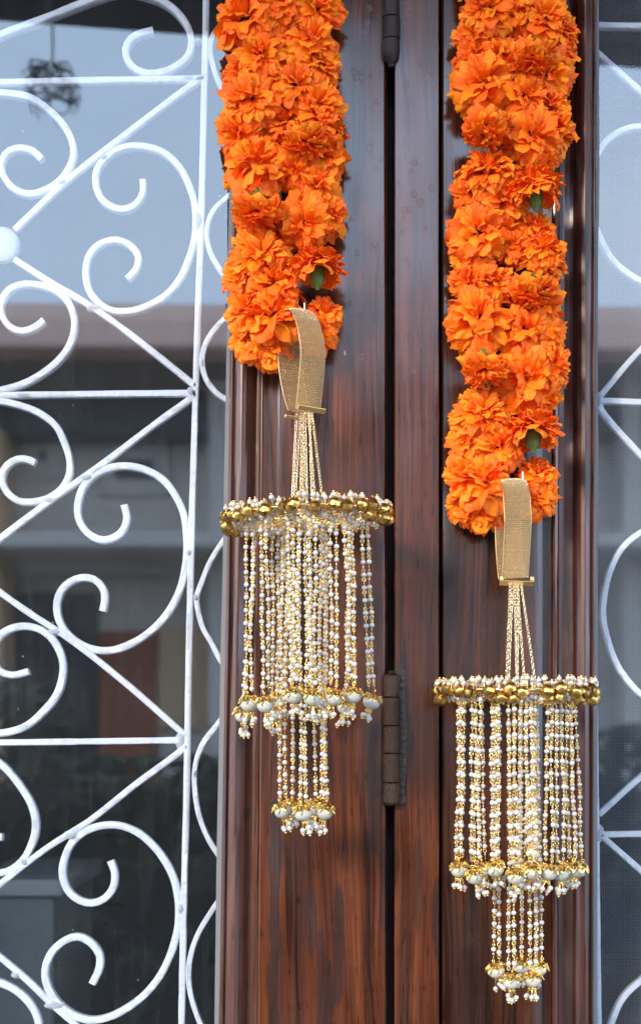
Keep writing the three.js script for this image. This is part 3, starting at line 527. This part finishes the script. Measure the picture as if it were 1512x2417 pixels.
  for (let q = 0; q < 10; q++) { const an = q / 10 * Math.PI * 2 + .2; part('ring_spoke', tubeAlong([onRing(an, r0), onRing(an, r0 * .6, .0006), onRing(an, r0 * .3)], .0006), M.wire, t); }
  /* chains */
  o.chains.forEach(([x0, x1, front]) => {
    const a0 = at(x0, yB + 4, cl.z + (front ? .006 : -.006)), dx = (x1 - o.ringX) * PX * (DIST - C.z) / DIST, rr = r0 * .62, zz = Math.sqrt(Math.max(.0002, rr * rr - dx * dx)) * (front ? 1 : -1) * .8;
    const b0 = V(C.x + dx, C.y + .003, C.z + zz), L = a0.distanceTo(b0), n = Math.round(L / .0033), list = [], dir = b0.clone().sub(a0).normalize();
    const qq = new THREE.Quaternion().setFromUnitVectors(V(0, -1, 0), dir);
    for (let k = 0; k < n; k++) { const g = linkGeo.clone().rotateY((k % 2 ? .85 : -.75) + (R() - .5) * .4).rotateZ((R() - .5) * .15).applyQuaternion(qq); const p = a0.clone().lerp(b0, (k + .5) / n); list.push(g.translate(p.x, p.y, p.z)); }
    part('chain', merge(list), M.chain, t);
  });
  /* bells */
  const bellSpots = []; for (let k = 0; k < o.bells; k++) { const an = k / o.bells * Math.PI * 2 + (R() - .5) * .12; bellSpots.push([an, r0 + .001, -.0005 + (R() - .5) * .0045, .0059]); }
  for (let k = 0; k < 9; k++) { const an = R() * Math.PI * 2; bellSpots.push([an, r0 - .003, -.0065 - R() * .002, .0054]); }
  for (const s of [[.12, .007], [3.0, .007], [3.3, .0075], [.35, .008]]) bellSpots.push([s[0], r0 + .001, -s[1], .0056]);
  for (const [an, rad, dy, s] of bellSpots) {
    const b = part('bell', bellGeo, M.bell, t); b.position.copy(onRing(an, rad, dy)); b.scale.setScalar(s * (1 + (R() - .5) * .1)); b.rotation.set((R() - .5) * 1.2 + .5 * Math.sin(an), R() * 6, (R() - .5) * 1.2 - .5 * Math.cos(an));
  }
  /* pearls on head pins round the rim: front ones first */
  const pins = [], dots = [], rim = [];
  for (let k = 0; k < 330; k++) {
    const an = R() * Math.PI * 2, under = R() < .42, inner = R();
    rim.push([an, under ? mix(r0 * .55, r0 - .003, Math.sqrt(inner)) : r0 + mix(-.010, .004, inner), under ? -mix(.002, .0085, R()) : mix(.003, .0100, R())]);
  }
  rim.sort((p, q) => Math.sin(q[0]) - Math.sin(p[0]));
  const rimMass = [];
  rim.forEach(([an, rad, dy], k) => {
    const p = onRing(an, rad, dy), q = onRing(an, rad + (dy > 0 ? (R() - .5) * .004 : 0), 0), s = .00205 + R() * .0003, out = p.clone().sub(q).normalize(), tip = p.clone().addScaledVector(out, s + .0006);
    pins.push(tubeAlong([q, p], .00035, 2, 5)); dots.push(dotGeo.clone().scale(.00095, .00095, .00095).translate(tip.x, tip.y, tip.z));
    pearlAt(p, s, t, Math.sin(an) > .15 && k < 84);
  });
  part('head_pins', merge([...pins, ...dots]), M.gold, t).userData.kind = 'stuff';
  /* strands */
  const strand = (top, bot, phase, vis, swing) => {
    const s = sub('bead_strand', t), pts = [top]; for (let k = 1; k < 5; k++) { const q = top.clone().lerp(bot, k / 5); q.x += (R() - .5) * swing; q.z += (R() - .5) * swing; pts.push(q); } pts.push(bot);
    const c = new THREE.CatmullRomCurve3(pts), L = c.getLength(), pitch = o.pitchLen, loops = []; let y = phase;
    const put = (u) => c.getPointAt(Math.min(1, Math.max(0, u / L)));
    for (; y < L - .002; y += pitch * (1 + (R() - .5) * .05)) {
      pearlAt(put(y), o.pearlR + R() * .0002, s, vis);
      for (const [dd, big] of [[.0041, 1], [.0074, .85]]) { if (y + dd > L) continue; const p = put(y + dd); loops.push(loopGeo.clone().scale(big, big * 1.1, big).rotateY(R() * 3.1).rotateX((R() - .5) * .4).translate(p.x, p.y, p.z)); }
    }
    loops.push(tubeAlong(pts, .00022, 24, 4));
    part('wire_links', merge(loops), M.wire, s);
    return s;
  };
  const pendant = (p, s, tilt) => {
    const g = sub('pendant', t); g.position.copy(p); g.rotation.set(tilt[0], R() * 6, tilt[1], 'ZXY'); g.scale.setScalar(s);
    const cap = part('flower_cap', capGeo, M.goldSheet, g); cap.scale.set(1.08, 1.02, 1.08); cap.position.y = -.02;
    const big = part('large_pearl', pearlHi, M.bigPearl, g); big.position.set(0, -.05, 0); big.scale.set(1.08, .98, 1.08);
    const n = 6, gold = [], drops = [];
    for (let k = 0; k < n; k++) {
      const an = k / n * Math.PI * 2 + R(), rr = mix(.28, .85, R()), y = -1.75 - R() * .75, q = V(Math.cos(an) * rr, y, Math.sin(an) * rr);
      drops.push(pearlLo.clone().scale(.315, .315, .315).translate(q.x, q.y, q.z));
      gold.push(tubeAlong([V(Math.cos(an) * .1, -.9, Math.sin(an) * .1), V(q.x * .6, -1.3, q.z * .6), q], .05, 5, 5), dotGeo.clone().scale(.15, .15, .15).translate(q.x + .02, q.y - .40, q.z));
      gold.push(new THREE.TorusGeometry(.2, .055, 5, 10).rotateY(R() * 3).translate(q.x * .5, -1.22, q.z * .5));
    }
    for (const d of drops) part('drop_pearl', d, M.pearl, g);
    part('drop_pins', merge(gold), M.gold, g);
    return g;
  };
  // tiers: [x px, y px, +1 front / -1 back, strands, spread px, top x px]
  const tier = (list, rad, topRad) => list.map(([x, y, side, n, spread, tx]) => {
    const dz = (xx, rr) => { const dx = (xx - o.ringX) * PX * .94; return Math.sqrt(Math.max(.00004, rr * rr - dx * dx)) * side; };
    const z = C.z + dz(x, rad), p = at(x, y, z); return { p, x, y, side, n, spread, tx: tx ?? x, z, ztop: (xx) => C.z + dz(xx, topRad) };
  });
  const all = [...tier(o.outer, o.outerR, o.outerR * 1.0), ...tier(o.inner, o.innerR, o.innerR)].sort((p, q) => q.z - p.z);
  for (const e of all) {
    for (let k = 0; k < e.n; k++) {
      const u = e.n > 1 ? k / (e.n - 1) - .5 : 0, xt = e.tx + u * e.spread, top = at(xt, o.ringY + 18 + R() * 8, e.ztop(xt) + (R() - .5) * .008), bot = e.p.clone().add(V(u * .005, .0096 * o.pendantK, (R() - .5) * .003));
      top.y = C.y - .002 + (xt - o.ringX) * PX * Math.sin(roll);
      strand(top, bot, o.even ? .0035 + R() * .0036 : .002 + R() * .009, e.side > 0, o.swing);
    }
    pendant(e.p, .0074 * o.pendantK, [.26 + (R() - .5) * .4, (R() - .5) * .5 - (e.x - o.ringX) * .0016]);
  }
  if (spare.length) part('pearl_mass', merge(spare), M.pearl, t).userData.kind = 'stuff';
  return t;
}
hanger('shorter left pearl and bell hanger, its gold mesh band pinned to the left garland', {
  seed: 5, yaw: .60, strapX: 708, strapTop: 736, strapBottom: 972, strapZ: .052, width: .0264, slant: 6, depth: 1.05,
  bars: [['clasp_bar', 7, 2.5, 1.5, .0056, .0305], ['clasp_bar', -8, -1.0, -4.5, .0034, .0310]], ends: [], barTilt: -.02, pin: [718, 726],
  chains: [[700, 686, 0], [709, 697, 1], [713, 708, 0], [716, 715, 1], [719, 724, 0], [727, 745, 1], [730, 738, 0], [736, 763, 1]],
  ringX: 724, ringY: 1219, ringZ: .086, ringR: .0708, roll: .045, pitch: 0, bells: 30, even: false, swing: .0028, pitchLen: .0112, pearlR: .0022, pendantK: 1,
  outerR: .056, innerR: .022,
  outer: [[588, 1660, 1, 2, 12, 590], [627, 1662, 1, 2, 16, 622], [574, 1686, -1, 1, 6, 604], [692, 1640, 1, 3, 24, 694], [660, 1648, -1, 2, 10, 674], [737, 1645, 1, 2, 14, 738], [787, 1645, 1, 2, 12, 784], [831, 1640, 1, 3, 18, 822], [877, 1655, 1, 2, 8, 858], [648, 1682, -1, 2, 12, 650], [815, 1668, -1, 1, 10, 822], [760, 1655, -1, 2, 12, 764]],
  inner: [[667, 1912, 1, 2, 8, 675], [715, 1918, 1, 2, 14, 714], [765, 1915, 1, 3, 12, 762], [690, 1905, -1, 1, 4, 694], [745, 1905, -1, 1, 4, 730]],
});
hanger('longer right pearl and bell hanger, its gold mesh band pinned to the right garland', {
  seed: 9, yaw: .14, strapX: 1209, strapTop: 1136, strapBottom: 1368, strapZ: .050, width: .0246, slant: 1, depth: .95,
  bars: [['clasp_bar', 5, 1.5, -3.5, .0052, .0325]], ends: [-1, 1], pin: [1232, 1124],
  chains: [[1203, 1184, 1], [1209, 1208, 0], [1213, 1208, 1], [1219, 1226, 1], [1222, 1230, 0], [1228, 1252, 1]],
  ringX: 1217, ringY: 1632, ringZ: .082, ringR: .0672, roll: 0, pitch: 0, bells: 28, even: true, swing: .0024, pitchLen: .0111, pearlR: .0022, pendantK: .95,
  outerR: .058, innerR: .022,
  outer: [[1083, 2052, 1, 3, 14, 1090], [1120, 2068, 1, 3, 22, 1122], [1138, 2052, -1, 2, 14, 1128], [1168, 2050, 1, 3, 16, 1166], [1216, 2068, 1, 3, 26, 1212], [1254, 2056, 1, 3, 20, 1252], [1294, 2058, 1, 2, 9, 1296], [1322, 2060, 1, 2, 14, 1318], [1349, 2052, 1, 2, 16, 1340], [1365, 2052, -1, 2, 12, 1348], [1262, 2048, -1, 2, 12, 1258], [1232, 2042, -1, 2, 12, 1236]],
  inner: [[1170, 2290, 1, 2, 8, 1172], [1206, 2316, 1, 2, 12, 1204], [1257, 2312, 1, 2, 12, 1248], [1230, 2280, -1, 1, 4, 1229], [1270, 2285, 1, 2, 12, 1258]],
});

/* ------------------------------------------------------------------ what the panes mirror: tangle on the eave, house across the lane */
{
  const c = seenInPane(118, 190, 2.30), top = seenInPane(118, 84, 2.30), R = rng(31);
  const t = thing('wire_tangle', 'dark tangle of wire on a cord under the porch eave, mirrored at upper left', 'hanging tangle', [c.x, c.y, c.z]);
  const m = new THREE.MeshStandardMaterial({ color: new THREE.Color().setRGB(.012, .016, .015), roughness: .9 });
  part('cord', tubeAlong([V(0, .05, 0), V(.003, .08, 0), V(0, 3.30 - c.y, 0)], .0028, 8), m, t);
  for (let k = 0; k < 13; k++) {
    const pts = []; let an = R() * 6.28; const r = mix(.05, .066, R()), tilt = R() * 3, w = mix(.7, 2.2, R());
    for (let q = 0; q < 9; q++) { an += w * (.5 + R() * .5); const y = .055 - q / 8 * mix(.06, .15, R()); pts.push(V(Math.cos(an) * r * (1 - .4 * Math.abs(y) / .1), y, Math.sin(an + tilt) * r * .8)); }
    pts[0].set(0, .052, 0);
    part('wire', tubeAlong(pts, mix(.0013, .0022, R()), 40, 5), m, t);
  }
}
{
  const H = (px, py, z) => seenInPane(px, py, z), zf = 9.0, zw = 10.2;
  const t = thing('house', 'low house with terracotta roof band across the lane, mirrored in the panes', 'house');
  const cream = plaster(.74, .70, .66), grey = plaster(.80, .75, .68), tan = plaster(.75, .52, .32), dark = new THREE.MeshStandardMaterial({ color: new THREE.Color().setRGB(.03, .035, .045), roughness: .3 }), rust = plaster(.36, .11, .05), roofM = plaster(.74, .47, .38);
  const yT = H(0, 752, zf).y, yB = H(0, 842, zf).y;
  const roofShape = new THREE.Shape([[0, yB], [0, yT - .22], [.25, yT], [3.5, yT + 1.0], [3.5, yT + .8], [.9, yB + .12], [.3, yB]].map(([a, b]) => new THREE.Vector2(a, b)));
  part('roof', new THREE.ExtrudeGeometry(roofShape, { depth: 24, bevelEnabled: false }).rotateY(-Math.PI / 2).rotateZ(-.006).translate(10, 0, zf), roofM, t);
  const wy = (py) => H(0, py, zw).y, wx = (px) => H(px, 0, zw).x;
  part('wall', box(-14, 10, 0, yB + .3, zw, zw + .3), grey, t);
  const slab = (n, m, x0, x1, y0, y1, d0, d1) => part(n, box(wx(x0), wx(x1), wy(y1), wy(y0), zw - d1, zw - d0, .02), m, t);
  slab('pillar', tan, -130, 36, 1040, 2200, .02, .5); slab('pillar', cream, 502, 560, 930, 2200, .02, .5); slab('pillar', cream, 1440, 1480, 860, 2200, .02, .5);
  const win = (x0, x1, y0, y1) => { const f = part('window', box(wx(x0), wx(x1), wy(y1), wy(y0), zw - .05, zw - .01), cream, t); part('window_pane', box(wx(x0) + .12, wx(x1) - .12, wy(y1) + .12, wy(y0) - .12, zw - .07, zw - .052), dark, f); };
  win(236, 400, 1050, 1170); win(60, 150, 1030, 1130); win(620, 760, 1050, 1180); win(1150, 1300, 1050, 1180);
  slab('door', rust, 235, 372, 1490, 2050, .03, .09); slab('panel', tan, 375, 502, 1480, 1720, .03, .07); slab('opening', dark, 20, 232, 1400, 2100, .02, .05); slab('opening', dark, 505, 900, 1380, 2100, .02, .05);
  slab('lintel', cream, -400, 1800, 1300, 1360, .02, .25); slab('sunshade', dark, -400, 1800, 945, 1048, .02, .35);
  const pot = (x, y, w, m, label, name, cat) => { const p = H(x, y, zw - .7), r = w * PX * 7; const g = new THREE.LatheGeometry([[.0001, 0], [r * .7, 0], [r, r * 1.3], [r * 1.08, r * 1.35], [r * 1.08, r * 1.5], [r * .9, r * 1.5], [r * .85, r * 1.3], [.0001, r * 1.2]].map(([a, b]) => new THREE.Vector2(a, b)), 20); const o = thing(name, label, cat, [p.x, p.y, p.z]); part('tub', g, m, o); part('tub_rim', new THREE.TorusGeometry(r * 1.06, r * .07, 8, 24).rotateX(Math.PI / 2).translate(0, r * 1.5, 0), m, o); };
  // ledge that carries the tubs
  part('ledge', box(-12, 8, wy(1330), wy(1296), zw - 1.0, zw - .3, .02), cream, t);
  const red = plaster(.5, .03, .03), green = plaster(.04, .32, .14);
  pot(318, 1296, 13, red, 'smaller red tub on the ledge of the mirrored house', 'red_tub', 'tub'); pot(372, 1296, 22, red, 'larger red tub right of its neighbour, on the mirrored house ledge', 'red_tub', 'tub'); pot(140, 1296, 22, green, 'green tub on the mirrored house ledge behind the left scroll', 'green_tub', 'tub');
}
{
  const R = rng(91), list = [], leaf = new THREE.PlaneGeometry(.10, .05, 2, 1), p = leaf.attributes.position; for (let i = 0; i < p.count; i++) p.setZ(i, -Math.abs(p.getX(i)) * .3); leaf.computeVertexNormals();
  for (let k = 0; k < 11000; k++) { const x = mix(-7, 5, R()), top = 1.5 + .25 * vnoise(x * 1.3, 2, 3) + (x > -2.2 && x < -1.2 ? .3 : 0), y = Math.sqrt(R()) * top, z = 6 + (R() - .5) * .8; list.push(leaf.clone().rotateX(R() * 6).rotateY(R() * 6).translate(x, y - .12, z)); }
  const m = new THREE.MeshStandardMaterial({ color: new THREE.Color().setRGB(.03, .05, .022), roughness: .7, side: THREE.DoubleSide });
  const t = thing('hedge', 'dark green clipped hedge in front of the mirrored house', 'hedge'); part('foliage', merge(list), m, t);
  part('hedge_core', box(-7, 5, -.15, 1.3, 5.8, 6.2), new THREE.MeshStandardMaterial({ color: new THREE.Color().setRGB(.012, .014, .01), roughness: 1 }), t);
}
{ // dim cabinet inside the room, low on the left
  const a = at(-60, 2083, -.9), b = at(128, 2230, -.9), t = thing('cabinet', 'dim grey cabinet with paler top inside the room at lower left', 'cabinet');
  const m = plaster(.20, .23, .22), m2 = plaster(.42, .43, .43);
  part('body', box(a.x, b.x, .1, a.y - .02, -1.3, -.9, .006), m, t); part('cabinet_top', box(a.x - .02, b.x + .015, a.y - .02, a.y + .006, -1.32, -.885, .004), m2, t);
  for (const x of [a.x + .03, b.x - .03]) part('foot', box(x - .02, x + .02, 0, .1, -1.28, -.92, .004), m, t);
}

renderer.render(scene, camera);
